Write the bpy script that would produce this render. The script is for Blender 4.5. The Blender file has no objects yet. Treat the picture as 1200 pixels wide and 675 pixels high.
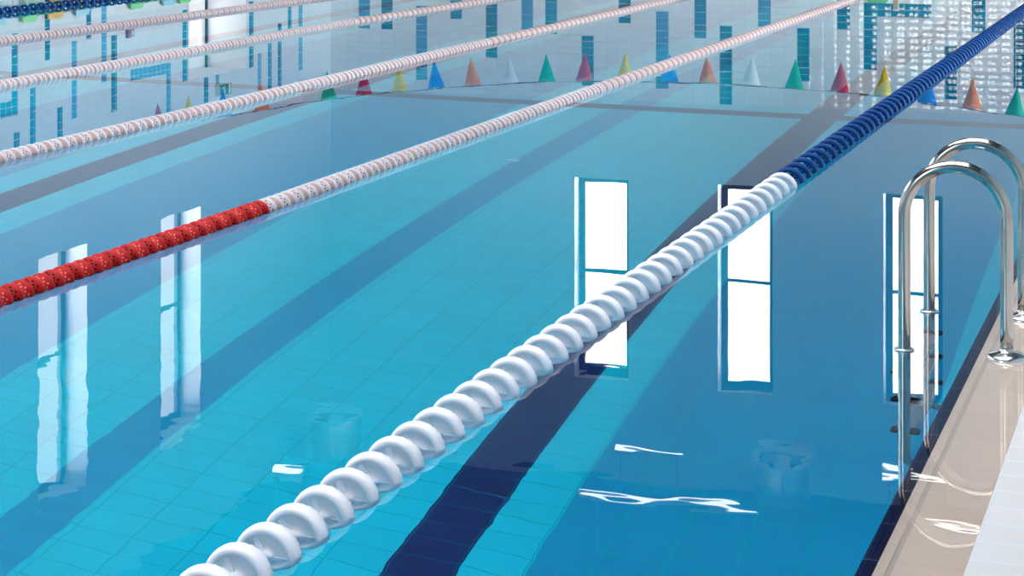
import bpy, math, random
from mathutils import Vector
random.seed(7)
C = bpy.context.scene.collection
PI = math.pi
# ------------------------------------------------------------------ axes: X across the lanes (right +), Y along the lanes, Z up; water at z = 0
U_END, N_LEFT, N_RIGHT, U_NEAR, H_CEIL = 39.0, -18.1, 4.2, -14.0, 10.7
POOL_R, POOL_L, POOL_FAR, POOL_NEAR, DEPTH = -0.775, -15.8, 36.0, -6.0, 4.2
COPING = -0.535


# ------------------------------------------------------------------ helpers
class MB:
    def __init__(s):
        s.v, s.f, s.m, s.sm = [], [], [], []

    def face(s, idx, mat=0, smooth=False):
        s.f.append(tuple(idx)); s.m.append(mat); s.sm.append(smooth)

    def quad(s, a, b, c, d, mat=0):
        k = len(s.v); s.v += [tuple(a), tuple(b), tuple(c), tuple(d)]; s.face((k, k + 1, k + 2, k + 3), mat)

    def box(s, lo, hi, mat=0, bevel=0.0):
        (x0, y0, z0), (x1, y1, z1) = lo, hi
        b = min(bevel, (x1 - x0) * .45, (y1 - y0) * .45, (z1 - z0) * .45)
        if b <= 0:
            k = len(s.v)
            s.v += [(x0, y0, z0), (x1, y0, z0), (x1, y1, z0), (x0, y1, z0), (x0, y0, z1), (x1, y0, z1), (x1, y1, z1), (x0, y1, z1)]
            for q in ((3, 2, 1, 0), (4, 5, 6, 7), (0, 1, 5, 4), (1, 2, 6, 5), (2, 3, 7, 6), (3, 0, 4, 7)):
                s.face([k + i for i in q], mat)
            return
        # chamfered box
        k = len(s.v); P = {}
        for ix, (X, XI) in enumerate(((x0, x0 + b), (x1, x1 - b))):
            for iy, (Y, YI) in enumerate(((y0, y0 + b), (y1, y1 - b))):
                for iz, (Z, ZI) in enumerate(((z0, z0 + b), (z1, z1 - b))):
                    P[ix, iy, iz] = len(s.v)
                    s.v += [(X, YI, ZI), (XI, Y, ZI), (XI, YI, Z)]
        def p(ix, iy, iz, a): return P[ix, iy, iz] + a
        for a in range(3):
            for side in (0, 1):
                o = [i for i in range(3) if i != a]
                q = []
                for (i, j) in ((0, 0), (1, 0), (1, 1), (0, 1)):
                    t = [0, 0, 0]; t[a] = side; t[o[0]] = i; t[o[1]] = j
                    q.append(p(*t, a))
                if (side == 0) != (a == 1): q = q[::-1]
                s.face(q, mat)
        for a in range(3):
            o = [i for i in range(3) if i != a]
            for i in (0, 1):
                for j in (0, 1):
                    t0 = [0, 0, 0]; t1 = [0, 0, 0]
                    t0[a] = 0; t1[a] = 1; t0[o[0]] = t1[o[0]] = i; t0[o[1]] = t1[o[1]] = j
                    s.face([p(*t0, o[0]), p(*t1, o[0]), p(*t1, o[1]), p(*t0, o[1])], mat)
        for t in P: s.face([P[t], P[t] + 1, P[t] + 2], mat)

    def tube(s, pts, r, n=12, mat=0, caps=True, smooth=True):
        pts = [Vector(p) for p in pts]; k0 = len(s.v); N = len(pts)
        t = (pts[1] - pts[0]).normalized()
        ref = Vector((0, 0, 1)) if abs(t.z) < .9 else Vector((1, 0, 0))
        u = t.cross(ref).normalized()
        for i, p in enumerate(pts):
            if i == 0: tt = pts[1] - pts[0]
            elif i == N - 1: tt = pts[-1] - pts[-2]
            else: tt = (pts[i + 1] - p).normalized() + (p - pts[i - 1]).normalized()
            tt.normalize()
            u = (u - tt * u.dot(tt)).normalized(); w = tt.cross(u)
            rr = r[i] if isinstance(r, (list, tuple)) else r
            for j in range(n):
                a = 2 * PI * j / n
                s.v.append(tuple(p + u * (rr * math.cos(a)) + w * (rr * math.sin(a))))
        for i in range(N - 1):
            for j in range(n):
                a = k0 + i * n + j; b = k0 + i * n + (j + 1) % n
                s.face((a, b, b + n, a + n), mat, smooth)
        if caps:
            s.face([k0 + j for j in range(n)][::-1], mat)
            s.face([k0 + (N - 1) * n + j for j in range(n)], mat)

    def lathe(s, prof, n=32, axis='z', c=(0, 0, 0), mat=0, smooth=True, mod=None):
        """prof: list of (r, h); closed with caps when r is 0"""
        k0 = len(s.v); M = len(prof)
        for i, (r, h) in enumerate(prof):
            for j in range(n):
                a = 2 * PI * j / n
                rr = r * (mod(i, j) if mod else 1)
                x, y = rr * math.cos(a), rr * math.sin(a)
                q = (x, y, h) if axis == 'z' else (x, h, y) if axis == 'y' else (h, x, y)
                s.v.append((c[0] + q[0], c[1] + q[1], c[2] + q[2]))
        for i in range(M - 1):
            for j in range(n):
                a = k0 + i * n + j; b = k0 + i * n + (j + 1) % n
                q = (a, b, b + n, a + n)
                if axis == 'y': q = q[::-1]
                s.face(q, mat, smooth)

    def add(s, o, off):
        k = len(s.v); s.v += [(x + off[0], y + off[1], z + off[2]) for x, y, z in o.v]
        for f, m, sm in zip(o.f, o.m, o.sm): s.face([k + i for i in f], m, sm)

    def mesh(s, name, mats):
        me = bpy.data.meshes.new(name); me.from_pydata(s.v, [], s.f)
        for m in (mats if isinstance(mats, (list, tuple)) else [mats]): me.materials.append(m)
        me.polygons.foreach_set('material_index', s.m); me.polygons.foreach_set('use_smooth', s.sm)
        me.update(); return me

    def build(s, name, mats, parent=None, loc=None):
        o = bpy.data.objects.new(name, s.mesh(name, mats)); C.objects.link(o)
        if parent: o.parent = parent
        if loc: o.location = loc
        return o


def empty(name, loc=(0, 0, 0), rz=0):
    o = bpy.data.objects.new(name, None); C.objects.link(o); o.location = loc; o.rotation_euler = (0, 0, rz)
    o.empty_display_size = .1
    return o


def tag(o, label=None, cat=None, group=None, kind=None):
    if label: o['label'] = label
    if cat: o['category'] = cat
    if group: o['group'] = group
    if kind: o['kind'] = kind
    return o


# ------------------------------------------------------------------ materials
def nm(name):
    m = bpy.data.materials.new(name); m.use_nodes = True
    t = m.node_tree; t.nodes.clear()
    out = t.nodes.new('ShaderNodeOutputMaterial')
    return m, t, out


def pbr(name, col, rough=.5, metal=0., coat=0., spec=.5, noise=0., nscale=20., trans=0., bump=0., sss=0.):
    m, t, out = nm(name)
    p = t.nodes.new('ShaderNodeBsdfPrincipled')
    p.inputs['Base Color'].default_value = (*col, 1); p.inputs['Roughness'].default_value = rough
    p.inputs['Metallic'].default_value = metal; p.inputs['Coat Weight'].default_value = coat
    p.inputs['Coat Roughness'].default_value = .05
    p.inputs['Specular IOR Level'].default_value = spec
    if sss:
        p.inputs['Subsurface Weight'].default_value = sss; p.inputs['Subsurface Radius'].default_value = (.02, .02, .02)
    if noise or bump:
        tc = t.nodes.new('ShaderNodeTexCoord'); nz = t.nodes.new('ShaderNodeTexNoise')
        nz.inputs['Scale'].default_value = nscale; nz.inputs['Detail'].default_value = 4
        t.links.new(tc.outputs['Object'], nz.inputs['Vector'])
        if noise:
            mx = t.nodes.new('ShaderNodeMix'); mx.data_type = 'RGBA'
            mx.inputs['A'].default_value = (*[c * (1 - noise) for c in col], 1)
            mx.inputs['B'].default_value = (*[min(1, c * (1 + noise)) for c in col], 1)
            t.links.new(nz.outputs['Fac'], mx.inputs['Factor']); t.links.new(mx.outputs['Result'], p.inputs['Base Color'])
        if bump:
            b = t.nodes.new('ShaderNodeBump'); b.inputs['Distance'].default_value = bump
            t.links.new(nz.outputs['Fac'], b.inputs['Height']); t.links.new(b.outputs['Normal'], p.inputs['Normal'])
    t.links.new(p.outputs[0], out.inputs[0]); return m


def emit(name, col, s):
    m, t, out = nm(name); e = t.nodes.new('ShaderNodeEmission')
    e.inputs[0].default_value = (*col, 1); e.inputs[1].default_value = s
    t.links.new(e.outputs[0], out.inputs[0]); return m


def tile_mat(name, col, a1, s1, o1, a2, s2, o2, grout, gw, rough=.3, var=.05, tilt=0., spec=.5, coat=0., gw2=None, dome=.0):
    """glazed tile: grout grid on axes a1/a2 (0,1,2) of object space, small per-tile colour and tilt differences"""
    m, t, out = nm(name); N, L = t.nodes.new, t.links.new
    tc = N('ShaderNodeTexCoord'); sp = N('ShaderNodeSeparateXYZ'); L(tc.outputs['Object'], sp.inputs[0])

    def math_(op, x, y=None):
        n = N('ShaderNodeMath'); n.operation = op
        for i, q in enumerate((x, y)):
            if q is None: continue
            if isinstance(q, (int, float)): n.inputs[i].default_value = q
            else: L(q, n.inputs[i])
        return n.outputs[0]
    masks, ids, fracs = [], [], []
    for a, s, o, w in ((a1, s1, o1, gw), (a2, s2, o2, gw2 or gw)):
        q = math_('DIVIDE', math_('SUBTRACT', sp.outputs[a], o), s)
        fr = math_('FRACT', q); ids.append(math_('FLOOR', q)); fracs.append(fr)
        masks.append(math_('GREATER_THAN', math_('ABSOLUTE', math_('SUBTRACT', fr, .5)), .5 - w / s / 2))
    mask = math_('MAXIMUM', masks[0], masks[1])
    cb = N('ShaderNodeCombineXYZ'); L(ids[0], cb.inputs[0]); L(ids[1], cb.inputs[1])
    wn = N('ShaderNodeTexWhiteNoise'); wn.noise_dimensions = '2D'; L(cb.outputs[0], wn.inputs['Vector'])
    v = N('ShaderNodeMix'); v.data_type = 'RGBA'
    v.inputs['A'].default_value = (*[c * (1 - var) for c in col], 1); v.inputs['B'].default_value = (*[min(1, c * (1 + var)) for c in col], 1)
    L(wn.outputs['Value'], v.inputs['Factor'])
    g = N('ShaderNodeMix'); g.data_type = 'RGBA'; L(mask, g.inputs['Factor']); L(v.outputs['Result'], g.inputs['A'])
    g.inputs['B'].default_value = (*grout, 1)
    p = N('ShaderNodeBsdfPrincipled'); L(g.outputs['Result'], p.inputs['Base Color'])
    r = math_('ADD', math_('MULTIPLY', mask, .5), rough); L(r, p.inputs['Roughness'])
    p.inputs['Specular IOR Level'].default_value = spec; p.inputs['Coat Weight'].default_value = coat; p.inputs['Coat Roughness'].default_value = .015; p.inputs['Coat IOR'].default_value = 1.5
    if tilt:
        ge = N('ShaderNodeNewGeometry')
        s_ = N('ShaderNodeVectorMath'); s_.operation = 'SUBTRACT'; L(wn.outputs['Color'], s_.inputs[0]); s_.inputs[1].default_value = (.5, .5, .5)
        k = N('ShaderNodeVectorMath'); k.operation = 'SCALE'; L(s_.outputs[0], k.inputs[0]); k.inputs['Scale'].default_value = tilt
        # each tile is very slightly domed
        cv = N('ShaderNodeCombineXYZ')
        for ax, fr in ((a1, fracs[0]), (a2, fracs[1])): L(math_('MULTIPLY', math_('SUBTRACT', fr, .5), dome), cv.inputs[ax])
        a_ = N('ShaderNodeVectorMath'); L(ge.outputs['Normal'], a_.inputs[0]); L(k.outputs[0], a_.inputs[1])
        b_ = N('ShaderNodeVectorMath'); L(a_.outputs[0], b_.inputs[0]); L(cv.outputs[0], b_.inputs[1])
        n_ = N('ShaderNodeVectorMath'); n_.operation = 'NORMALIZE'; L(b_.outputs[0], n_.inputs[0]); L(n_.outputs[0], p.inputs['Normal']); L(n_.outputs[0], p.inputs['Coat Normal'])
    L(p.outputs[0], out.inputs[0]); return m


def water_mat():
    m, t, out = nm('pool water'); N, L = t.nodes.new, t.links.new
    g = N('ShaderNodeBsdfGlass'); g.inputs['Roughness'].default_value = 0; g.inputs['IOR'].default_value = 1.333
    g.inputs['Color'].default_value = (1, 1, 1, 1)
    tc = N('ShaderNodeTexCoord'); sp = N('ShaderNodeSeparateXYZ'); L(tc.outputs['Object'], sp.inputs[0])
    n1 = N('ShaderNodeTexNoise'); n1.inputs['Scale'].default_value = 1.6; n1.inputs['Detail'].default_value = 2.
    n2 = N('ShaderNodeTexNoise'); n2.inputs['Scale'].default_value = 9.; n2.inputs['Detail'].default_value = 1.
    mp = N('ShaderNodeMapping'); mp.inputs['Scale'].default_value = (.55, 1., 1.); mp.inputs['Rotation'].default_value = (0, 0, .2)
    L(tc.outputs['Object'], mp.inputs[0]); L(mp.outputs[0], n1.inputs['Vector']); L(mp.outputs[0], n2.inputs['Vector'])
    # livelier ripples around the ladder end of the pool, almost glassy further out
    mr = N('ShaderNodeMapRange'); mr.interpolation_type = 'SMOOTHSTEP'
    mr.inputs['From Min'].default_value = 7.; mr.inputs['From Max'].default_value = 4.2; mr.inputs['To Min'].default_value = WATER_FAR; mr.inputs['To Max'].default_value = WATER_NEAR
    L(sp.outputs[1], mr.inputs[0])
    s = N('ShaderNodeMath'); s.operation = 'MULTIPLY_ADD'; L(n2.outputs['Fac'], s.inputs[0]); s.inputs[1].default_value = .1; L(n1.outputs['Fac'], s.inputs[2])
    k = N('ShaderNodeMath'); k.operation = 'MULTIPLY'; L(s.outputs[0], k.inputs[0]); L(mr.outputs[0], k.inputs[1])
    b = N('ShaderNodeBump'); b.inputs['Strength'].default_value = 1; b.inputs['Distance'].default_value = 1.0; L(k.outputs[0], b.inputs['Height'])
    L(b.outputs['Normal'], g.inputs['Normal']); L(g.outputs[0], out.inputs[0]); return m


def pane_mat():
    m, t, out = nm('window glass'); N, L = t.nodes.new, t.links.new
    tr = N('ShaderNodeBsdfTransparent'); tr.inputs[0].default_value = (.93, .95, .96, 1)
    gl = N('ShaderNodeBsdfGlossy'); gl.inputs['Roughness'].default_value = .0
    fr = N('ShaderNodeFresnel'); fr.inputs[0].default_value = 1.5; mx = N('ShaderNodeMixShader')
    L(fr.outputs[0], mx.inputs[0]); L(tr.outputs[0], mx.inputs[1]); L(gl.outputs[0], mx.inputs[2]); L(mx.outputs[0], out.inputs[0]); return m


SKY = 5.9
WATER_FAR, WATER_NEAR = .00022, .0024
FLOOR_GROUT = (.0, .37, .46)
fl = dict(a1=0, s1=.2925, o1=-4.343, a2=1, s2=.161, o2=8.024, grout=FLOOR_GROUT, gw=.007, rough=.5, var=.03, spec=.2, gw2=.006)
M = {
    'f_light': tile_mat('pale cyan pool tile', (.0, .50, .67), **fl),
    'f_blue': tile_mat('mid blue pool tile', (.0, .28, .50), **fl),
    'f_navy': tile_mat('navy pool tile', (.005, .018, .105), **{**fl, 'grout': (.0, .10, .20)}),
    'plaster': pbr('painted plaster', (.66, .79, .86), .6, noise=.02, nscale=3),
    'plaster_side_dimmed': pbr('side plaster dimmed for light', (.55, .70, .79), .6, noise=.02, nscale=3),  # same plaster darkened to offset the strong light on the side walls
    'ceiling': pbr('blue grey ceiling', (.04, .08, .12), .8, noise=.05, nscale=2),
    'frame': pbr('dark window frame', (.015, .03, .04), .4),
    'reveal': pbr('white reveal', (.93, .94, .95), .5),
    'white_plastic': pbr('white float plastic', (.87, .855, .89), .35, sss=.0),
    'drum_white': pbr('white drum plastic', (.50, .495, .525), .4, spec=.3),
    'blue_plastic': pbr('blue float plastic', (.0, .05, .22), .45, spec=.2),
    'red_plastic': pbr('red float plastic', (.42, .003, .003), .5, spec=.25),
    'red_dark': pbr('deep red float plastic', (.31, .002, .002), .5, spec=.25),
    'red_deep': pbr('maroon studs', (.10, .001, .002), .8, spec=.0),
    'red_dot': pbr('pale red dots', (.75, .16, .13), .6, spec=.1),
    'pink_plastic': pbr('pinkish white float plastic', (.43, .27, .25), .45, spec=.3),
    'dot_red': pbr('red dots', (.30, .004, .008), .5, spec=.2),
    'cable': pbr('steel cable', (.3, .32, .35), .35, metal=1),
    'steel': pbr('polished stainless steel', (.56, .51, .455), .13, metal=1, noise=.06, nscale=14),
    'flange': pbr('bright steel flange', (.85, .83, .8), .18, metal=1),
    'rubber': pbr('black rubber', (.012, .012, .013), .5),
    'tread': pbr('steel tread', (.7, .72, .72), .25, metal=.8),
    'navy_edge': tile_mat('navy edge tile', (.012, .012, .075), 1, .275, 4.91, 0, 9., -50., (.22, .22, .42), .006, rough=.35, var=.08),
    'beige': tile_mat('beige coping tile', (.70, .595, .515), 1, .275, 4.91, 0, 9., -50., (.63, .53, .45), .004, rough=.35, var=.04),
    'grey_strip': pbr('grey coping strip', (.52, .45, .40), .6),
    'deck': tile_mat('white deck tile', (.74, .725, .735), 1, .139, 4.27, 0, .275, COPING, (.62, .62, .68), .005, rough=.2, var=.02, spec=.5),
    'pool_wall': pbr('cyan pool wall', (.0, .45, .7), .5),
    'pane': pane_mat(),
    'lamp': emit('lamp diffuser', (1, .98, .95), 4.),
    'white_metal': pbr('white lacquered metal', (.72, .74, .76), .35),
    'duct': pbr('brushed aluminium duct', (.7, .76, .8), .14, metal=.9),
    'lime': pbr('lime green plastic', (.22, .72, .26), .4),
    'yellow_p': pbr('mustard yellow plastic', (.72, .48, .06), .4),
    'sky_p': pbr('light blue plastic', (.32, .68, .80), .4),
    'maroon': pbr('maroon box', (.25, .09, .13), .5),
    'sign_green': pbr('exit sign green', (.0, .27, .20), .4),
    'sign_white': pbr('exit sign white', (.85, .9, .88), .5),
    'wood': pbr('beige varnished wood', (.55, .45, .28), .5, noise=.2, nscale=8),
    'inlet': pbr('white inlet plastic', (.25, .66, .80), .5),
    'dark': pbr('dark slots', (.02, .08, .12), .6),
}
WG = (.62, .72, .78)
endt = dict(a1=0, s1=.2667, o1=-6.50, a2=2, s2=.1335, o2=3.0, gw=.007, rough=.025, tilt=.012, var=.03, spec=.6, coat=1., dome=.08)
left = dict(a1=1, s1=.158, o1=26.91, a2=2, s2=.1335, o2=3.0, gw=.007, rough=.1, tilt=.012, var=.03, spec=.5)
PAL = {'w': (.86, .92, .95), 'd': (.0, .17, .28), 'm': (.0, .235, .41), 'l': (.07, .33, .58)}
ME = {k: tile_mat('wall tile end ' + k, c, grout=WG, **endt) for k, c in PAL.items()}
ML = {k: tile_mat('wall tile side ' + k, (.64, .74, .80) if k == 'w' else c, grout=(.54, .64, .70), **left) for k, c in PAL.items()}  # side wall white tile and grout darkened to even out the light there


# ------------------------------------------------------------------ room shell
def wall(name, fn, s0, s1, holes, stripes, tiles, flip=False, ztop=H_CEIL, ztile=3.0):
    """wall as a sheet of cells; fn(s, z, depth) -> xyz; holes/stripes are rectangles on it; the back is closed 0.5 m behind"""
    S = sorted({s0, s1, *[v for r in holes + [q[:4] for q in stripes] for v in r[:2]]})
    Z = sorted({-.02, ztop, ztile, *[v for r in holes + [q[:4] for q in stripes] for v in r[2:4]]})
    S = [s for s in S if s0 <= s <= s1]; Z = [z for z in Z if -.02 <= z <= ztop]
    keys = list(PAL); mats = [tiles[k] for k in keys] + [M['plaster_side_dimmed' if tiles is ML else 'plaster']]
    mb = MB()
    for i in range(len(S) - 1):
        for j in range(len(Z) - 1):
            a, b, c, d = S[i], S[i + 1], Z[j], Z[j + 1]; x, z = (a + b) / 2, (c + d) / 2
            if any(h[0] < x < h[1] and h[2] < z < h[3] for h in holes): continue
            k = 4 if z > ztile else 0
            for r in stripes:
                if r[0] < x < r[1] and r[2] < z < r[3]: k = keys.index(r[4])
            q = [fn(a, c, 0), fn(b, c, 0), fn(b, d, 0), fn(a, d, 0)]
            mb.quad(*(q[::-1] if flip else q), mat=k)
    return tag(mb.build(name, mats), kind='structure')


WIN_Z = (4.635, 8.74)
end_windows = [(-12.52, -11.35), (-9.46, -8.33), (-6.11, -4.96), (-2.9, -1.75), (.3, 1.45)]
left_windows = [(27.67, 29.15), (31.65, 33.15), (23.7, 25.2), (19.7, 21.2), (15.7, 17.2), (11.7, 13.2), (7.7, 9.2), (3.7, 5.2), (35.6, 37.1)][:8]
E_STR = [(-17.44, -17.17, .0, 1.66, 'l'), (-16.9, -16.64, .0, 1.66, 'd'), (-16.09, -15.83, 1.13, 2.74, 'l'), (-15.3, -15.03, .0, 1.4, 'm'),
         (-14.49, -14.23, 1.0, 2.21, 'd'), (-13.69, -13.43, 0, 1.58, 'l'), (-13.16, -12.9, 0, 1.67, 'm'), (-12.36, -12.1, 1.67, 2.73, 'd'),
         (-11.56, -11.3, 0, 1.4, 'd'), (-10.76, -10.49, 1.13, 2.73, 'l'), (-9.95, -9.70, 0, 1.67, 'm'), (-9.42, -9.16, 1.4, 2.99, 'd'),
         (-8.63, -8.37, 0, 1.4, 'l'), (-7.84, -7.58, 1.41, 2.47, 'd'), (-7.04, -6.77, 0, 1.41, 'd'), (-6.5, -6.24, .87, 2.2, 'm'),
         (-6.24, -5.18, .87, 1.14, 'm'), (-4.92, -4.69, 1.68, 2.72, 'd'), (-4.4, -4.14, 0, 1.4, 'm'), (-3.61, -3.35, 1.15, 2.47, 'd'),
         (-2.6, -2.33, .6, 2.2, 'l'), (-1.27, -1., 1.4, 2.73, 'd'), (.6, .87, 0, 1.67, 'm')]
L_STR = [(26.91, 27.09, .89, 2.21, 'm'), (27.86, 28.01, 0, 1.41, 'd'), (28.67, 28.83, 1.15, 2.47, 'l'), (29.12, 29.28, 0, 1.15, 'd'),
         (29.61, 29.78, .3, 1.94, 'l'), (29.93, 30.12, 1.15, 2.48, 'd'), (27.43, 27.59, 1.78, 3.0, 'm'), (28.23, 28.39, 2.22, 3.0, 'd'),
         (26.97, 27.13, 2.49, 3.0, 'd'), (26.1, 26.91, 1.96, 2.21, 'm'), (30.58, 31.85, 1.74, 2.0, 'l'), (31.85, 32.01, 1.74, 2.71, 'l'),
         (32.45, 32.64, .86, 2.2, 'm'), (35.14, 35.33, .86, 2.19, 'd'), (33.28, 33.45, 2.19, 2.69, 'd'), (33.75, 33.89, 2.19, 2.47, 'l'),
         (35.52, 35.67, 1.93, 2.69, 'l'), (35.97, 36.14, 1.76, 2.73, 'm'), (36.42, 36.59, 1.39, 2.99, 'd'), (36.89, 37.06, 1.03, 1.55, 'm'),
         (37.4, 37.58, 1.06, 2.45, 'l'), (25.3, 25.46, .9, 2.2, 'd'), (24.2, 24.36, 0, 1.4, 'm'), (22.9, 23.06, 1.4, 2.73, 'l'), (21.6, 21.76, .4, 1.67, 'd')]
DOOR = (32.70, 35.0, -.02, 2.18)
right_windows = [(u, u + 3.4) for u in (-8., 14., 18.4, 22.8, 27.2, 31.6, 35.2)]
RIGHT_Z = (.5, 6.4)
NEAR_Z = (4.2, 8.6)
near_windows = [(-14.0, -11.4), (-10.9, -8.3)]

F_END = lambda s, z, d: (s, U_END + d, z)
F_LEFT = lambda s, z, d: (N_LEFT - d, s, z)
F_RIGHT = lambda s, z, d: (N_RIGHT + d, s, z)
F_NEAR = lambda s, z, d: (s, U_NEAR - d, z)
F_ROOF = lambda s, z, d: (s, z, H_CEIL + d)
wall('wall_end', F_END, N_LEFT, N_RIGHT, [(*w, *WIN_Z) for w in end_windows], E_STR, ME)
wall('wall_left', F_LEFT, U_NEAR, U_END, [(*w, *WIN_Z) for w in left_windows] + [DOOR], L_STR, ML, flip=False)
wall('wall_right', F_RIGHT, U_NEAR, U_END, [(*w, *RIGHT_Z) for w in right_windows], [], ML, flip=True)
wall('wall_near', F_NEAR, N_LEFT, N_RIGHT, [(*w, *NEAR_Z) for w in near_windows], [], ME, flip=True)

added_rooflights = [(-7.5, -4.5), (-.5, 2.5), (6.5, 9.5), (13.5, 15.)]  # skylights added out of view to brighten the pool floor
ROOF_N = (-15.0, 1.0)
mb = MB(); T = H_CEIL + .2
edges = [U_NEAR - .5] + [v for r in added_rooflights for v in r] + [U_END + .5]
for a, b in zip(edges[::2], edges[1::2]): mb.box((N_LEFT - .5, a, H_CEIL), (N_RIGHT + .5, b, T))
for a, b in added_rooflights:
    mb.box((N_LEFT - .5, a, H_CEIL), (ROOF_N[0], b, T)); mb.box((ROOF_N[1], a, H_CEIL), (N_RIGHT + .5, b, T))
tag(mb.build('ceiling', M['ceiling']), kind='structure')

W_IDX = [0]


def window(fn, s0, s1, z0, z1, cols=1, rows=(.5,), depth=.34, fw=.13):
    """deep white reveal, dark frame with transoms, one glass pane"""
    W_IDX[0] += 1
    root = empty('window_%d' % W_IDX[0], fn((s0 + s1) / 2, z0, 0)); tag(root, kind='structure')
    base = Vector(fn((s0 + s1) / 2, z0, 0))
    def put(mb, name, mat):
        mb.v = [tuple(Vector(p) - base) for p in mb.v]; o = mb.build(name, mat, root); return o
    def slab(mb, a, b, c, d, e0, e1):           # box in wall space
        p, q = fn(a, c, e0), fn(b, d, e1)
        mb.box(tuple(min(i, j) for i, j in zip(p, q)), tuple(max(i, j) for i, j in zip(p, q)))
    t = .04; r = MB()
    slab(r, s0 - t, s0, z0 - t, z1 + t, .001, depth + .1); slab(r, s1, s1 + t, z0 - t, z1 + t, .001, depth + .1)
    slab(r, s0, s1, z1, z1 + t, .001, depth + .1); slab(r, s0, s1, z0 - t, z0, .001, depth + .1)
    put(r, 'reveal', M['reveal'])
    f = MB(); e0, e1 = depth - .02, depth + .05
    slab(f, s0, s0 + fw, z0, z1, e0, e1); slab(f, s1 - fw, s1, z0, z1, e0, e1)
    slab(f, s0 + fw, s1 - fw, z0, z0 + fw, e0, e1); slab(f, s0 + fw, s1 - fw, z1 - fw, z1, e0, e1)
    for k in range(1, cols):
        s = s0 + (s1 - s0) * k / cols; slab(f, s - .03, s + .03, z0 + fw, z1 - fw, e0, e1)
    for q in rows:
        z = z0 + (z1 - z0) * q; slab(f, s0 + fw, s1 - fw, z - .03, z + .03, e0, e1)
    put(f, 'window_frame', M['frame'])
    p = MB(); g = depth - .01
    p.quad(fn(s0 + fw, z0 + fw, g), fn(s1 - fw, z0 + fw, g), fn(s1 - fw, z1 - fw, g), fn(s0 + fw, z1 - fw, g))
    put(p, 'pane', M['pane'])
    # sky portal in the opening (only guides the sampling of the sky that comes through this window)
    li = bpy.data.lights.new('window_portal', 'AREA'); li.shape = 'RECTANGLE'; li.cycles.is_portal = True
    lo = bpy.data.objects.new('window_portal', li); C.objects.link(lo)
    c0, c1 = Vector(fn((s0 + s1) / 2, (z0 + z1) / 2, depth + .05)), Vector(fn((s0 + s1) / 2, (z0 + z1) / 2, 0))
    lo.location = c0; lo.rotation_euler = (c1 - c0).to_track_quat('-Z', 'Z' if abs((c1 - c0).normalized().z) < .9 else 'Y').to_euler()
    li.size, li.size_y = s1 - s0, z1 - z0
    lo.parent = root; lo.location = c0 - base
    return root


for w in end_windows: window(F_END, *w, *WIN_Z, rows=(.485,))
for w in left_windows: window(F_LEFT, *w, *WIN_Z, rows=(.45,), depth=.45)
for w in right_windows: window(F_RIGHT, *w, *RIGHT_Z, cols=2, rows=(.485,))
for w in near_windows: window(F_NEAR, *w, *NEAR_Z, cols=2, rows=(.5,), fw=.09)

for a, b in added_rooflights: window(F_ROOF, *ROOF_N, a, b, cols=8, rows=(), depth=.3, fw=.08)

# door in the left wall: white recess 0.89 m deep, glazed leaf at its back
d0, d1, dz = DOOR[0], DOOR[1], DOOR[3]
root = tag(empty('door_1', (N_LEFT, (d0 + d1) / 2, 0)), kind='structure')
def drel(mb, name, mat):
    mb.v = [(x - N_LEFT, y - (d0 + d1) / 2, z) for x, y, z in mb.v]; return mb.build(name, mat, root)
r = MB(); B = N_LEFT - .89
r.box((B, d1, 0), (N_LEFT - .001, d1 + .04, dz + .04)); r.box((B, d0 - .04, 0), (N_LEFT - .001, d0, dz + .04)); r.box((B, d0, dz), (N_LEFT - .001, d1, dz + .04))
r.box((B - .04, d0, -.02), (N_LEFT, d1, .0))
drel(r, 'reveal', M['reveal'])
r = MB()
for a, b, c, d in ((d0, 34.32, 0, dz), (34.80, d1, 0, dz), (34.32, 34.80, 0, 1.08), (34.32, 34.80, 1.78, dz)):
    r.box((B - .05, a, c), (B, b, d))
drel(r, 'door_leaf', M['reveal'])
r = MB(); r.quad((B - .03, 34.32, 1.08), (B - .03, 34.80, 1.08), (B - .03, 34.80, 1.78), (B - .03, 34.32, 1.78)); drel(r, 'pane', M['pane'])
r = MB(); r.box((B, d1 - .05, 0), (B + .04, d1, dz)); drel(r, 'door_frame', M['frame'])
r = MB(); r.tube([(B, 33.9, 1.), (B + .05, 33.9, 1.), (B + .05, 33.78, 1.)], .01, 8); drel(r, 'door_handle', M['steel'])

# ------------------------------------------------------------------ deck, coping, pool
mb = MB(); mb.box((COPING, U_NEAR, -.3), (N_RIGHT, U_END, .004)); tag(mb.build('floor', M['deck']), kind='structure')
mb = MB(); mb.box((N_LEFT - .9, POOL_NEAR, -.3), (POOL_L, U_END, .004)); mb.box((POOL_L, POOL_FAR, -.3), (COPING, U_END, .004))
mb.box((N_LEFT, U_NEAR, -.3), (COPING, POOL_NEAR, .004))
tag(mb.build('floor_far', M['deck']), kind='structure')
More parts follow.
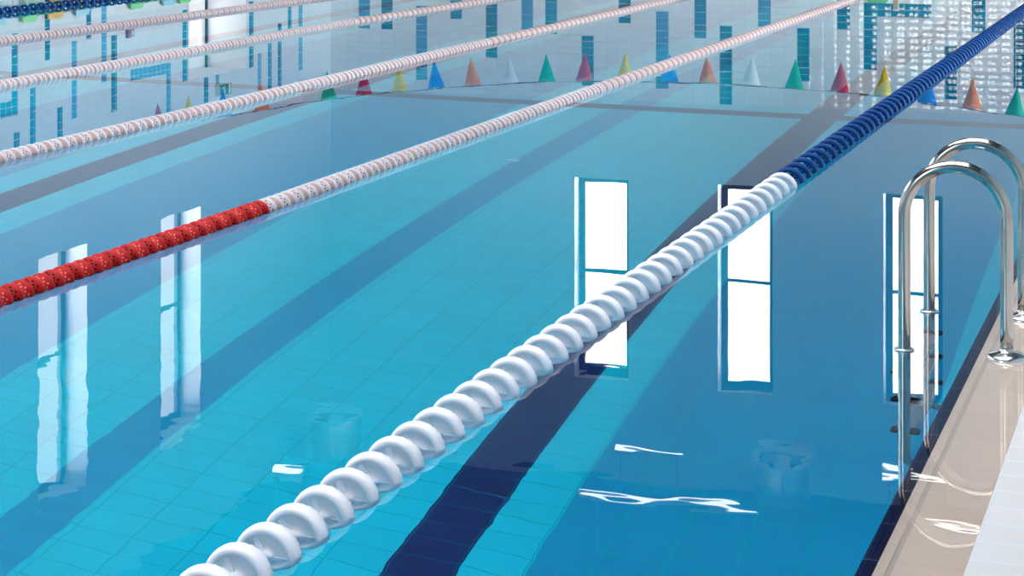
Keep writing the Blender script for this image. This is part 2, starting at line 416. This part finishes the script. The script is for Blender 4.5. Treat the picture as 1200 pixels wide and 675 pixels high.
# navy ribbed edge strip just under the overflowing water
mb = MB(); prof = []
n0, n1 = POOL_R, -.737
ribs = 6
for i in range(ribs):
    a = n0 + (n1 - n0) * i / ribs; w = (n1 - n0) / ribs
    prof += [(a, -.008), (a + w * .6, -.006), (a + w * .65, -.010)]
prof.append((n1, -.008))
for (a, z), (b, y) in zip(prof, prof[1:]): mb.quad((a, POOL_NEAR, z), (b, POOL_NEAR, y), (b, POOL_FAR, y), (a, POOL_FAR, z))
mb.quad((n0, POOL_NEAR, -.3), (n0, POOL_NEAR, -.008), (n0, POOL_FAR, -.008), (n0, POOL_FAR, -.3))
tag(mb.build('trim_1', M['navy_edge']), kind='structure')
mb = MB(); mb.box((n1, POOL_NEAR, -.3), (-.711, POOL_FAR, -.008)); mb.box((-.711, POOL_NEAR, -.3), (-.697, POOL_FAR, -.011), 1); mb.box((-.697, POOL_NEAR, -.3), (COPING, POOL_FAR, -.008))  # beige either side of a slightly lower grey strip
tag(mb.build('trim_2', [M['beige'], M['grey_strip']]), kind='structure')

# pool floor: strips of pale, mid blue and navy tile running along the lanes, one navy cross line
strips = [(POOL_R, -1.35, 'f_light'), (-1.35, -2.87, 'f_blue'), (-2.87, -3.16, 'f_light'), (-3.16, -3.48, 'f_navy'), (-3.48, -4.97, 'f_light'),
          (-4.97, -5.28, 'f_blue'), (-5.28, -6.16, 'f_light'), (-6.16, -7.72, 'f_blue'), (-7.72, -8.06, 'f_light'), (-8.06, -8.40, 'f_navy'),
          (-8.40, -8.72, 'f_light'), (-8.72, -10.37, 'f_blue'), (-10.37, -11.55, 'f_light'), (-11.55, -11.86, 'f_navy'), (-11.86, -12.9, 'f_light'),
          (-12.9, -14.5, 'f_blue'), (-14.5, POOL_L, 'f_light')]
FM = ['f_light', 'f_blue', 'f_navy']; mb = MB()
for a, b, k in strips:
    for y0, y1, kk in ((POOL_NEAR, 17.55, k), (17.55, 17.82, 'f_navy'), (17.82, POOL_FAR, k)):
        mb.quad((b, y0, -DEPTH), (a, y0, -DEPTH), (a, y1, -DEPTH), (b, y1, -DEPTH), FM.index(kk))
tag(mb.build('pool_floor', [M[k] for k in FM]), kind='structure')
mb = MB(); z0, z1 = -DEPTH, -.3
mb.quad((POOL_R, POOL_NEAR, z0), (POOL_R, POOL_FAR, z0), (POOL_R, POOL_FAR, z1), (POOL_R, POOL_NEAR, z1))
mb.quad((POOL_L, POOL_FAR, z0), (POOL_L, POOL_NEAR, z0), (POOL_L, POOL_NEAR, 0), (POOL_L, POOL_FAR, 0))
mb.quad((POOL_R, POOL_FAR, z0), (POOL_L, POOL_FAR, z0), (POOL_L, POOL_FAR, 0), (POOL_R, POOL_FAR, 0))
mb.quad((POOL_L, POOL_NEAR, z0), (POOL_R, POOL_NEAR, z0), (POOL_R, POOL_NEAR, 0), (POOL_L, POOL_NEAR, 0))
tag(mb.build('pool_wall', M['pool_wall']), kind='structure')
mb = MB(); mb.quad((POOL_L, POOL_NEAR, -.003), (COPING, POOL_NEAR, -.003), (COPING, POOL_FAR, -.003), (POOL_L, POOL_FAR, -.003))
tag(mb.build('pool_water', water_mat()), 'clear still water filling the swimming pool to its rim', 'water', kind='stuff')

# floor inlet
o = tag(empty('pool_inlet', (-5.30, 14.88, -DEPTH)), 'small round pale inlet cover set in the narrow blue band of the pool floor', 'inlet')
r = MB(); r.lathe([(.055, 0), (.055, .012), (.048, .018), (.038, .014), (.036, .004)], 28); r.build('ring', M['inlet'], o)
r = MB(); r.lathe([(.036, .006), (.026, .012), (.024, .006), (.014, .012), (.012, .006), (.0, .01)], 28); r.build('grate', M['inlet'], o)


# ------------------------------------------------------------------ lane ropes
def wave_disc(n=48, opened=False):
    """spoked wave breaking disc, axis along y, front towards -y; opened = see-through wheel, else a shallow dished face"""
    mb = MB()
    rim = [(.064, .016), (.070, .024), (.076, .0245), (.0800, .021), (.0815, .016), (.0812, .011), (.0840, .008), (.0858, .001), (.0858, -.010),
           (.0842, -.019), (.0795, -.0255), (.073, -.028), (.066, -.0265), (.0615, -.022)]
    if opened:
        prof = rim[:] + [(.060, -.004), (.064, .016)]
        hub = [(.007, .022), (.020, .022), (.023, .012), (.023, -.014), (.020, -.024), (.007, -.026)]
        fl = range(3, 6)
    else:
        prof = [(.007, .022), (.020, .022), (.024, .002), (.056, .0)] + rim + [(.059, -.017), (.028, -.013), (.022, -.022), (.012, -.026), (.007, -.026)]
        hub = None; fl = range(7, 10)
    M_ = len(prof) - 1
    mb.lathe(prof[::-1], n, 'y', mod=lambda i, j: (.955 if j % 2 else 1.) if (M_ - i) in fl else 1.)
    if hub: mb.lathe(hub[::-1], max(12, n // 2), 'y')
    N = 6 if opened else 3
    for k in range(N):
        a = 2 * PI * k / N + PI / 2 + .45; ca, sa = math.cos(a), math.sin(a)
        for y0, y1 in (((-.020, .016),) if opened else ((-.0195, -.010), (.0, .018))):
            q = []
            for r_, w in ((.018, .0085), (.0635, .0070)):
                for s in (-1, 1):
                    for y in (y0, y1): q.append((r_ * ca - s * w * sa, y, r_ * sa + s * w * ca))
            k0 = len(mb.v); mb.v += q
            for f in ((0, 1, 3, 2), (4, 6, 7, 5), (0, 4, 5, 1), (2, 3, 7, 6), (0, 2, 6, 4), (1, 5, 7, 3)): mb.face([k0 + i for i in f])
    return mb


def drum(n=28, dots=True):
    """perforated lane rope drum: flared rim at the far side, dotted band in front"""
    mb = MB()
    prof = [(.007, .020), (.030, .020), (.040, .012), (.050, .016), (.0555, .024), (.0600, .022), (.0610, .014), (.0598, .006), (.0570, .003), (.0535, .002), (.0360, -.028), (.0330, -.032), (.028, -.032), (.014, -.030), (.007, -.030)]
    mb.lathe(prof[::-1], n, 'y')
    m_ = len(prof) - 1
    for q in range(m_):                        # the flared rim keeps the first material, the cone in front of it takes the second
        if q <= 4 or q >= m_ - 3:
            for j in range(n): mb.m[q * n + j] = 1
    if dots:                                   # rows of studs on the cone
        for k in range(11):
            for row, (y, r) in enumerate(((-.021, .0401), (-.0125, .0450), (-.004, .0500))):
                a = 2 * PI * (k + .5 * (row % 2)) / 11 + .1; ra = Vector((math.cos(a), 0, math.sin(a))); e = Vector((-math.sin(a), 0, math.cos(a)))
                d = (ra * .864 - Vector((0, .504, 0))).normalized(); w = d.cross(e)
                c = ra * r + Vector((0, y, 0)); k0 = len(mb.v); R_ = .0047
                mb.v += [tuple(c + d * .0010 + e * (R_ * math.cos(t)) + w * (R_ * math.sin(t))) for t in [2 * PI * i / 8 for i in range(8)]]; mb.v.append(tuple(c + d * .0018))
                for i in range(8): mb.face((k0 + i, k0 + (i + 1) % 8, k0 + 8), 2)
    return mb


disc_lo = wave_disc(20)
ME_DISC = {'white_plastic': wave_disc(48).mesh('float_disc', M['white_plastic']), 'blue_plastic': wave_disc(40, True).mesh('float_disc', M['blue_plastic'])}
dr, dp, dl = drum(28, True), drum(28, False), drum(12, False)
ME_DRUM = {'white': (dr.mesh('float_drum', [M['drum_white'], M['drum_white'], M['dot_red']]), dp.mesh('float_drum', [M['drum_white'], M['pink_plastic']])),
           'red': (dr.mesh('float_drum', [M['red_plastic'], M['red_plastic'], M['red_dot']]), dr.mesh('float_drum', [M['red_plastic'], M['red_dark'], M['red_deep']]))}


def lane_rope(path, kind, first, label, step, split=None):
    """path: [(u, n)...]; floats from the pool's near end to its far end; the 100 nearest in view are parts"""
    def n_at(u):
        if u <= path[0][0]: return path[0][1]
        for (a, x), (b, y) in zip(path, path[1:]):
            if u <= b: return x + (y - x) * (u - a) / (b - a)
        return path[-1][1]
    zc = -.018 if kind == 'disc' else -.010
    root = tag(empty('lane_rope', (n_at(first), first, zc)), label, 'lane rope', 'lane ropes dividing the pool')
    rel = lambda u: (n_at(u) - n_at(first), u - first, 0)
    us = [POOL_NEAR + .2] + [p[0] for p in path if POOL_NEAR + .3 < p[0] < POOL_FAR - .2] + [POOL_FAR - .1]
    c = MB(); c.tube([rel(u) for u in us], .006, 8); c.build('cable', M['cable'], root)
    rest = {}
    spots = []; u = first
    while u < POOL_FAR - .4: spots.append(u); u += step(u)
    near = []; u = first - step(first)
    while u > POOL_NEAR + .4: near.append(u); u -= step(first)
    for i, u in list(enumerate(spots)) + [(-1 - k, v) for k, v in enumerate(near)]:
        if kind == 'disc': key = 'white_plastic' if (split and u < split) else 'blue_plastic'
        else: key = 'red' if (split and u < split) else 'white'
        if 0 <= i < 100:
            me = ME_DISC[key] if kind == 'disc' else ME_DRUM[key][i % 2]
            o = bpy.data.objects.new('float_disc' if kind == 'disc' else 'float_drum', me); C.objects.link(o); o.parent = root; o.location = rel(u)
            o.rotation_euler = (random.uniform(-.03, .03), random.uniform(0, 2 * PI) if kind != 'disc' else random.uniform(-.25, .25), random.uniform(-.03, .03))
            if split: o['label'] = {'white_plastic': 'white float disc', 'blue_plastic': 'blue float disc', 'red': 'red float drum', 'white': 'white float drum'}[key]
        elif kind == 'disc': rest.setdefault(key, MB()).add(disc_lo, rel(u))
        else: rest.setdefault({'red': ('red_plastic', 'red_dark'), 'white': ('drum_white', 'pink_plastic')}[key][i % 2], MB()).add(dl, rel(u))
    if rest:
        keys = list(rest); mb = MB()
        for k, key in enumerate(keys):
            q = rest[key]; q.m = [k] * len(q.m); mb.add(q, (0, 0, 0))
        s = mb.build('float_run', [M[k] for k in keys], root); s['kind'] = 'stuff'
    return root


lane_rope([(3, -2.112), (10, -2.11), (24, -2.135), (36, -2.14)], 'disc', 3.9, 'lane rope nearest the ladder, big white discs turning blue further out',
          lambda u: .150 + .006 * (min(u, 10) - 3.9) if u < 10 else .196, split=10.1)
DRUM_STEP = lambda u: min(.084, .069 + .0036 * max(0, u - 6.2))
lane_rope([(5, -4.335), (8.6, -4.315), (16, -4.38), (25, -4.44), (36, -4.45)], 'drum', 6.2, 'lane rope with a bright red near end and a red dotted white run behind it', DRUM_STEP, split=8.5)
lane_rope([(9, -6.47), (12, -6.50), (17, -6.60), (24, -6.65), (36, -6.65)], 'drum', 9.4, 'red dotted white lane rope, next beyond the one with the red end', DRUM_STEP)
lane_rope([(12, -8.74), (14, -8.78), (19.7, -8.96), (24, -8.86), (36, -8.8)], 'drum', 12.7, 'red dotted white lane rope in the middle of the three all white ones', lambda u: .072)
lane_rope([(16, -11.15), (24, -11.15), (36, -11.17)], 'drum', 16.1, 'red dotted white lane rope beside the dark blue one at the far left', lambda u: .072)
lane_rope([(19, -13.54), (24, -13.58), (36, -13.58)], 'disc', 19.5, 'dark blue lane rope in the top left corner, farthest from the ladder', lambda u: .185)

# ------------------------------------------------------------------ ladder
lad = tag(empty('pool_ladder', (-.645, 6.73, 0)), 'stainless steel pool ladder with two hooped rails at the deck edge', 'ladder')
R_ARC, ZA, NL, NR, R_T = .169, .458, -.984, -.646, .0215
def rail_path():
    nc = (NL + NR) / 2 + .645
    pts = [(0, 0, -.01), (0, 0, .1), (0, 0, ZA - .05), (0, 0, ZA)]
    pts += [(nc + R_ARC * math.cos(a), 0, ZA + R_ARC * math.sin(a)) for a in [PI * i / 24 for i in range(1, 24)]]
    x = NL + .645
    pts += [(x, 0, ZA), (x, 0, ZA - .1), (x, 0, 0), (x, 0, -.5), (x, 0, -1.2)]
    pts += [(x + .10 * (1 - math.cos(a)), 0, -1.2 - .10 * math.sin(a)) for a in [PI / 2 * i / 6 for i in range(1, 7)]]
    pts += [(x + .16, 0, -1.3)]
    return pts
for k, du in enumerate((0, .625)):
    r = MB(); r.tube([(x, y + du, z) for x, y, z in rail_path()], R_T, 20); ra = r.build('rail', M['steel'], lad)
    f = MB(); f.lathe([(.068, -.008), (.068, .002), (.06, .011), (.03, .018), (.0225, .024), (.0222, .03)], 32, c=(0, du, 0)); f.build('flange', M['flange'], ra)
    f = MB(); f.lathe([(.0225, -.006), (.034, -.004), (.035, .0), (.033, .003), (.0225, .005)], 24, c=(NL + .645, du, 0)); f.build('collar', M['tread'], ra)
for z in (-.32, -.65, -.98):
    t = MB(); t.box((NL + .645 - .045, .03, z - .012), (NL + .645 + .045, .595, z + .012), bevel=.006)
    for i in range(3): t.box((NL + .645 - .035 + .026 * i, .05, z + .012), (NL + .645 - .02 + .026 * i, .575, z + .015))
    tr = t.build('tread', M['tread'], lad)
    for yy in (.004, .60):
        c = MB(); c.box((NL + .645 - .05, yy, z - .022), (NL + .645 + .05, yy + .05, z + .016), bevel=.008); c.build('end_cap', M['rubber'], tr)

# ------------------------------------------------------------------ backstroke flags over the water (only their reflections show from here)
UF = 31.0
flags = [('red', -17.77, 2.91, .47), ('yellow', -17.15, 2.75, .47), ('blue', -16.46, 2.615, .46), ('orange', -15.71, 2.475, .48), ('white', -15.05, 2.34, .47), ('green', -14.42, 2.235, .48),
         ('red', -13.76, 2.135, .47), ('yellow', -13.09, 2.055, .46), ('blue', -12.42, 1.97, .47), ('orange', -11.75, 1.905, .47), ('white', -11.08, 1.84, .43), ('green', -10.43, 1.795, .45),
         ('red', -9.78, 1.765, .47), ('yellow', -9.085, 1.74, .47), ('blue', -8.33, 1.73, .45), ('orange', -7.685, 1.72, .44), ('white', -6.97, 1.73, .47), ('green', -6.27, 1.76, .47),
         ('red', -5.545, 1.79, .48), ('yellow', -4.87, 1.83, .47), ('blue', -4.18, 1.915, .49), ('orange', -3.495, 1.975, .475), ('green', -2.85, 2.05, .44)]
FC = {'red': (.66, .0, .05), 'yellow': (.90, .66, .0), 'blue': (.0, .25, .88), 'orange': (.95, .27, .04), 'white': (.85, .86, .92), 'green': (.0, .52, .27)}
FMAT = {k: pbr(k + ' pennant cloth', c, .6) for k, c in FC.items()}
rope_pts = [(N_LEFT, 3.0)] + [(f[1], f[2]) for f in flags] + [(-1.6, 2.22), (-.3, 2.42)]
r = MB(); r.tube([(n, UF, z) for n, z in rope_pts], .006, 8)
tag(r.build('flag_line', pbr('maroon cord', (.12, .03, .07), .6)), 'dark cord strung across the lanes carrying the coloured pennants', 'cord')
r = MB(); r.tube([(-.3, UF + .03, 0), (-.3, UF + .03, 2.5)], .02, 12); r.lathe([(.09, .004), (.09, .02), (.03, .03), (.02, .05)], 20, c=(-.3, UF + .03, 0))
tag(r.build('flag_post', M['steel']), 'steel post on the right deck holding the pennant cord', 'post')
seen = {}
place = ['at the far left end of the cord', 'second from the left', 'third from the left', 'fourth from the left', 'fifth from the left', 'sixth from the left', 'seventh from the left', 'eighth from the left',
         'ninth from the left', 'tenth from the left', 'eleventh from the left', 'twelfth from the left', 'thirteenth from the left', 'fourteenth from the left', 'fifteenth from the left', 'sixteenth from the left',
         'seventeenth from the left', 'eighteenth from the left', 'nineteenth from the left', 'fourth from the right', 'third from the right', 'second from the right', 'at the right end of the cord']
def slope(i):
    a, b = rope_pts[i], rope_pts[i + 2]; return (b[1] - a[1]) / (b[0] - a[0])
for i, (c, n, z, h) in enumerate(flags):
    w = .155; s = slope(i); mb = MB(); rows = 7; t = .0015; lean = random.uniform(-.02, .02) - .035 * max(-1, min(1, (-8 - n) / 6))
    for side in (-1, 1):
        for j in range(rows):
            f = j / (rows - 1); hw = w * (1 - f) + .004 * f
            for q in (-1, 1):
                mb.v.append((q * hw + lean * f, side * t + .012 * math.sin(3 * f + i), q * hw * s * (1 - f) - h * f))
    K = rows * 2
    for j in range(rows - 1):
        a = 2 * j; mb.face((a, a + 1, a + 3, a + 2), 0, True); mb.face((K + a, K + a + 2, K + a + 3, K + a + 1), 0, True)
        mb.face((a, a + 2, K + a + 2, K + a)); mb.face((a + 1, K + a + 1, K + a + 3, a + 3))
    mb.face((0, K, K + 1, 1)); mb.face((K - 2, K - 1, 2 * K - 1, 2 * K - 2))
    o = mb.build('pennant', FMAT[c], loc=(n, UF, z - .010))
    tag(o, '%s triangular pennant reflected in the water, %s' % (c, place[i]), 'pennant', 'pennants on the cord')

# ------------------------------------------------------------------ things along the walls
def chair(loc, rz, mat, label, group='plastic chairs along the left wall', hb=.72):
    root = tag(empty('plastic_chair', loc, rz), label, 'chair', group)        # faces local -y
    w = .215
    s = MB(); s.box((-w, -.22, .40), (w, .2, .44), bevel=.015); s.build('seat', mat, root)
    b = MB(); N = 10
    for side in (0, 1):
        for k in range(N + 1):
            f = k / N
            for x, zz in ((-w, f), (w, f)):
                r_ = .06; top = hb - .44
                z = .44 + top * f
                cut = max(0, z - (hb - r_)); xx = math.copysign(abs(x) - (r_ - math.sqrt(max(0, r_ * r_ - cut * cut))), x)
                b.v.append((xx, .17 + .05 * f + side * .03, z))
    Q = 2 * (N + 1)
    for k in range(N):
        a = 2 * k; b.face((a, a + 1, a + 3, a + 2)); b.face((Q + a, Q + a + 2, Q + a + 3, Q + a + 1)); b.face((a, a + 2, Q + a + 2, Q + a)); b.face((a + 1, Q + a + 1, Q + a + 3, a + 3))
    b.face((0, Q, Q + 1, 1)); b.face((Q - 2, Q - 1, 2 * Q - 1, 2 * Q - 2)); b.build('backrest', mat, root)
    for x in (-1, 1):
        for y in (-1, 1):
            l = MB(); l.tube([(x * .19, y * .17, .41), (x * .2, y * .2, .004)], .012, 10); l.build('leg', M['white_metal'], root)
        a = MB(); a.tube([(x * w, -.15, .42), (x * (w + .01), -.15, .56), (x * (w + .01), .1, .6), (x * w, .2, .62)], .013, 10); a.build('armrest', mat, root)
    return root
for u, m, lab in ((26.45, 'sky_p', 'light blue plastic chair at the left end of the row along the tiled wall'), (27.3, 'lime', 'lime green plastic chair left of the yellow one'),
                  (28.05, 'yellow_p', 'mustard yellow plastic chair against the left wall'), (28.88, 'sky_p', 'light blue plastic chair right of the yellow one'),
                  (30.67, 'lime', 'lime green plastic chair below the maroon box'), (31.8, 'sky_p', 'light blue plastic chair between two lime green ones, near the door'),
                  (32.42, 'lime', 'lime green plastic chair next to the door recess')):
    chair((N_LEFT + .30, u, .004), PI / 2, M[m], lab)
chair((-6.22, U_END - .30, .004), 0, M['lime'], 'lime green plastic chair at the foot of the end wall', 'plastic chair by the end wall', hb=.86)
p = tag(empty('wooden_post', (-5.81, U_END - .35, .004)), 'short beige wooden post standing beside the lime chair at the end wall', 'post')
b = MB(); b.box((-.05, -.05, 0), (.05, .05, .95), bevel=.01); b.build('post', M['wood'], p)
b = MB(); b.box((-.06, -.06, .95), (.06, .06, .985), bevel=.01); b.build('cap', M['white_metal'], p)
b = MB(); b.box((-.14, -.14, 0), (.14, .14, .03), bevel=.01); b.build('base', M['white_metal'], p)
# maroon box
p = tag(empty('wall_box', (N_LEFT, 30.5, 1.06)), 'small maroon box with a pale round mark on the left tiled wall', 'box')
b = MB(); b.box((.001, -.10, 0), (.07, .10, .16), bevel=.006); b.build('case', M['maroon'], p)
b = MB(); b.lathe([(0, .0705), (.045, .0705), (.045, .074), (.03, .076), (.03, .072), (0, .072)], 20, 'x', c=(0, .035, .085)); b.build('dial', M['sky_p'], p)
# exit sign above the door
p = tag(empty('exit_sign', (N_LEFT, 33.97, 2.37)), 'green exit sign with a white running figure above the door recess', 'sign')
b = MB(); b.box((.001, -.25, 0), (.09, .25, .24), bevel=.006); b.build('case', M['sign_white'], p)
b = MB(); b.box((.09, -.235, .015), (.094, .235, .225)); b.build('face_panel', M['sign_green'], p)
b = MB()
def bar(a, c, w=.016):
    (y0, z0), (y1, z1) = a, c; d = Vector((y1 - y0, z1 - z0)).normalized() * w; px, pz = -d.y * .5, d.x * .5
    k = len(b.v)
    for x in (.094, .097): b.v += [(x, y0 + px, z0 + pz), (x, y0 - px, z0 - pz), (x, y1 - px, z1 - pz), (x, y1 + px, z1 + pz)]
    for f in ((4, 5, 6, 7), (0, 1, 5, 4), (1, 2, 6, 5), (2, 3, 7, 6), (3, 0, 4, 7)): b.face([k + i for i in f])
b.box((.094, .13, .03), (.097, .20, .21))                                  # doorway
b.lathe([(0, .097), (.017, .097), (.017, .094)], 14, 'x', c=(0, -.02, .185))
for s in (((-.03, .165), (-.05, .11)), ((-.03, .16), (.02, .135)), ((-.03, .16), (-.08, .15)), ((-.05, .11), (-.01, .075)), ((-.01, .075), (-.03, .035)), ((-.05, .11), (-.09, .08)), ((-.09, .08), (-.14, .08))): bar(*s)
b.build('pictogram', M['sign_white'], p)

# ------------------------------------------------------------------ ceiling lamps and duct outlets
def lamp(n, u, L, label, z=9.5):
    p = tag(empty('linear_lamp', (n, u, z)), label, 'lamp', 'linear lamps under the ceiling')
    b = MB(); b.box((-L / 2, -.07, .02), (L / 2, .07, .10), bevel=.01); b.build('housing', M['white_metal'], p)
    b = MB(); b.box((-L / 2 + .02, -.035, .0), (L / 2 - .02, .035, .02)); b.build('diffuser', M['lamp'], p)
    for s in (-1, 1):
        b = MB(); b.tube([(s * L * .4, 0, .1), (s * L * .4, 0, H_CEIL - z)], .006, 6); b.build('hanger', M['cable'], p)
for n, u, L, lab in ((-10.37, 37.1, 1.4, 'short linear lamp under the ceiling, left one of the row by the end wall'), (-5.2, 37.1, 1.3, 'short linear lamp under the ceiling, right one of the row by the end wall'),
                     (-9.2, 34.1, 3.3, 'long linear lamp under the ceiling, in the second row from the end wall'), (-4.25, 34.4, 1.0, 'short linear lamp under the ceiling, right one of the second row'),
                     (-16.3, 33.2, .6, 'short linear lamp under the ceiling near the left wall')): lamp(n, u, L, lab)
for n, u, lab in ((-7.78, 37.3, 'round metal duct outlet hanging from the ceiling between the short lamps'), (-17.0, 36.9, 'round metal duct outlet hanging from the ceiling in the left corner')):
    p = tag(empty('duct_outlet', (n, u, 9.5)), lab, 'duct', 'round duct outlets')
    b = MB(); b.lathe([(.50, .06), (.52, .1), (.52, H_CEIL - 9.5)], 40); b.build('body', M['duct'], p)
    b = MB(); b.lathe([(.44, .05), (.47, .0), (.58, -.02), (.60, .01), (.58, .04), (.50, .08)], 40); b.build('rim', M['white_metal'], p)
    b = MB(); b.lathe([(.0, .04), (.14, .05), (.16, .12), (.0, .14)], 24); b.lathe([(.44, .3), (.2, .24), (0, .22)], 30); b.build('diffuser_cone', M['white_metal'], p)

# ------------------------------------------------------------------ daylight
w = bpy.data.worlds.new('World'); bpy.context.scene.world = w; w.use_nodes = True
t = w.node_tree; t.nodes.clear(); N, L = t.nodes.new, t.links.new
out = N('ShaderNodeOutputWorld'); bg = N('ShaderNodeBackground'); tc = N('ShaderNodeTexCoord'); sp = N('ShaderNodeSeparateXYZ')
L(tc.outputs['Generated'], sp.inputs[0])
ramp = N('ShaderNodeValToRGB'); mr = N('ShaderNodeMapRange'); mr.inputs['From Min'].default_value = -1; L(sp.outputs[2], mr.inputs[0]); L(mr.outputs[0], ramp.inputs[0])
e = ramp.color_ramp.elements; e[0].position = .0; e[0].color = (.06, .07, .07, 1); e[1].position = 1.; e[1].color = (1.15, 1.15, 1.18, 1)
for pos, col in ((.485, (.07, .08, .08, 1)), (.51, (1., .97, .95, 1)), (.62, (1.1, 1.07, 1.06, 1))):
    q = ramp.color_ramp.elements.new(pos); q.color = col
# sky brightness shaped by compass direction to balance light through each wall's windows (turns, 0.5 = straight beyond the end wall)
az = N('ShaderNodeMath'); az.operation = 'ARCTAN2'; L(sp.outputs[0], az.inputs[0]); L(sp.outputs[1], az.inputs[1])
am = N('ShaderNodeMapRange'); am.inputs['From Min'].default_value = -PI; am.inputs['From Max'].default_value = PI; L(az.outputs[0], am.inputs[0])
ar = N('ShaderNodeValToRGB'); L(am.outputs[0], ar.inputs[0])
q = ar.color_ramp.elements; q[0].position = 0; q[0].color = (1.5, 1.5, 1.5, 1); q[1].position = 1; q[1].color = (1.5, 1.5, 1.5, 1)
for pos, v in ((.12, 1.7), (.20, 2.), (.31, 2.), (.385, .25), (.425, .25), (.455, .9), (.5, 1.), (.57, 2.), (.66, 2.5), (.86, 2.3)):
    q = ar.color_ramp.elements.new(pos); q.color = (v, v, v, 1)
k2 = N('ShaderNodeMath'); k2.operation = 'MULTIPLY'; L(ar.outputs[0], k2.inputs[0]); k2.inputs[1].default_value = SKY
L(ramp.outputs[0], bg.inputs[0]); L(k2.outputs[0], bg.inputs[1]); L(bg.outputs[0], out.inputs[0])

# ------------------------------------------------------------------ camera
F_PX, VX, Y0, HC = 2300., 1420., -143., 1.6
cam = bpy.data.cameras.new('camera'); co = bpy.data.objects.new('camera', cam); C.objects.link(co)
cam.sensor_width = 36; cam.lens = F_PX / 1200 * 36
cam.shift_y = -(337.5 - Y0) / 1200
co.location = (0, 0, HC); co.rotation_euler = (PI / 2, 0, math.atan2(VX - 600, F_PX))
cam.clip_end = 200
sc = bpy.context.scene; sc.camera = co
sc.view_settings.view_transform = 'Standard'; sc.view_settings.look = 'None'; sc.view_settings.gamma = 1; sc.view_settings.use_curve_mapping = False
sc.view_settings.exposure = 0.2
cy = sc.cycles; cy.max_bounces = 14; cy.diffuse_bounces = 5; cy.glossy_bounces = 5; cy.transmission_bounces = 8; cy.transparent_max_bounces = 12
cy.sample_clamp_indirect = 40.; cy.use_denoising = True; cy.use_adaptive_sampling = False; cy.caustics_reflective = True; cy.caustics_refractive = True; cy.blur_glossy = 0.
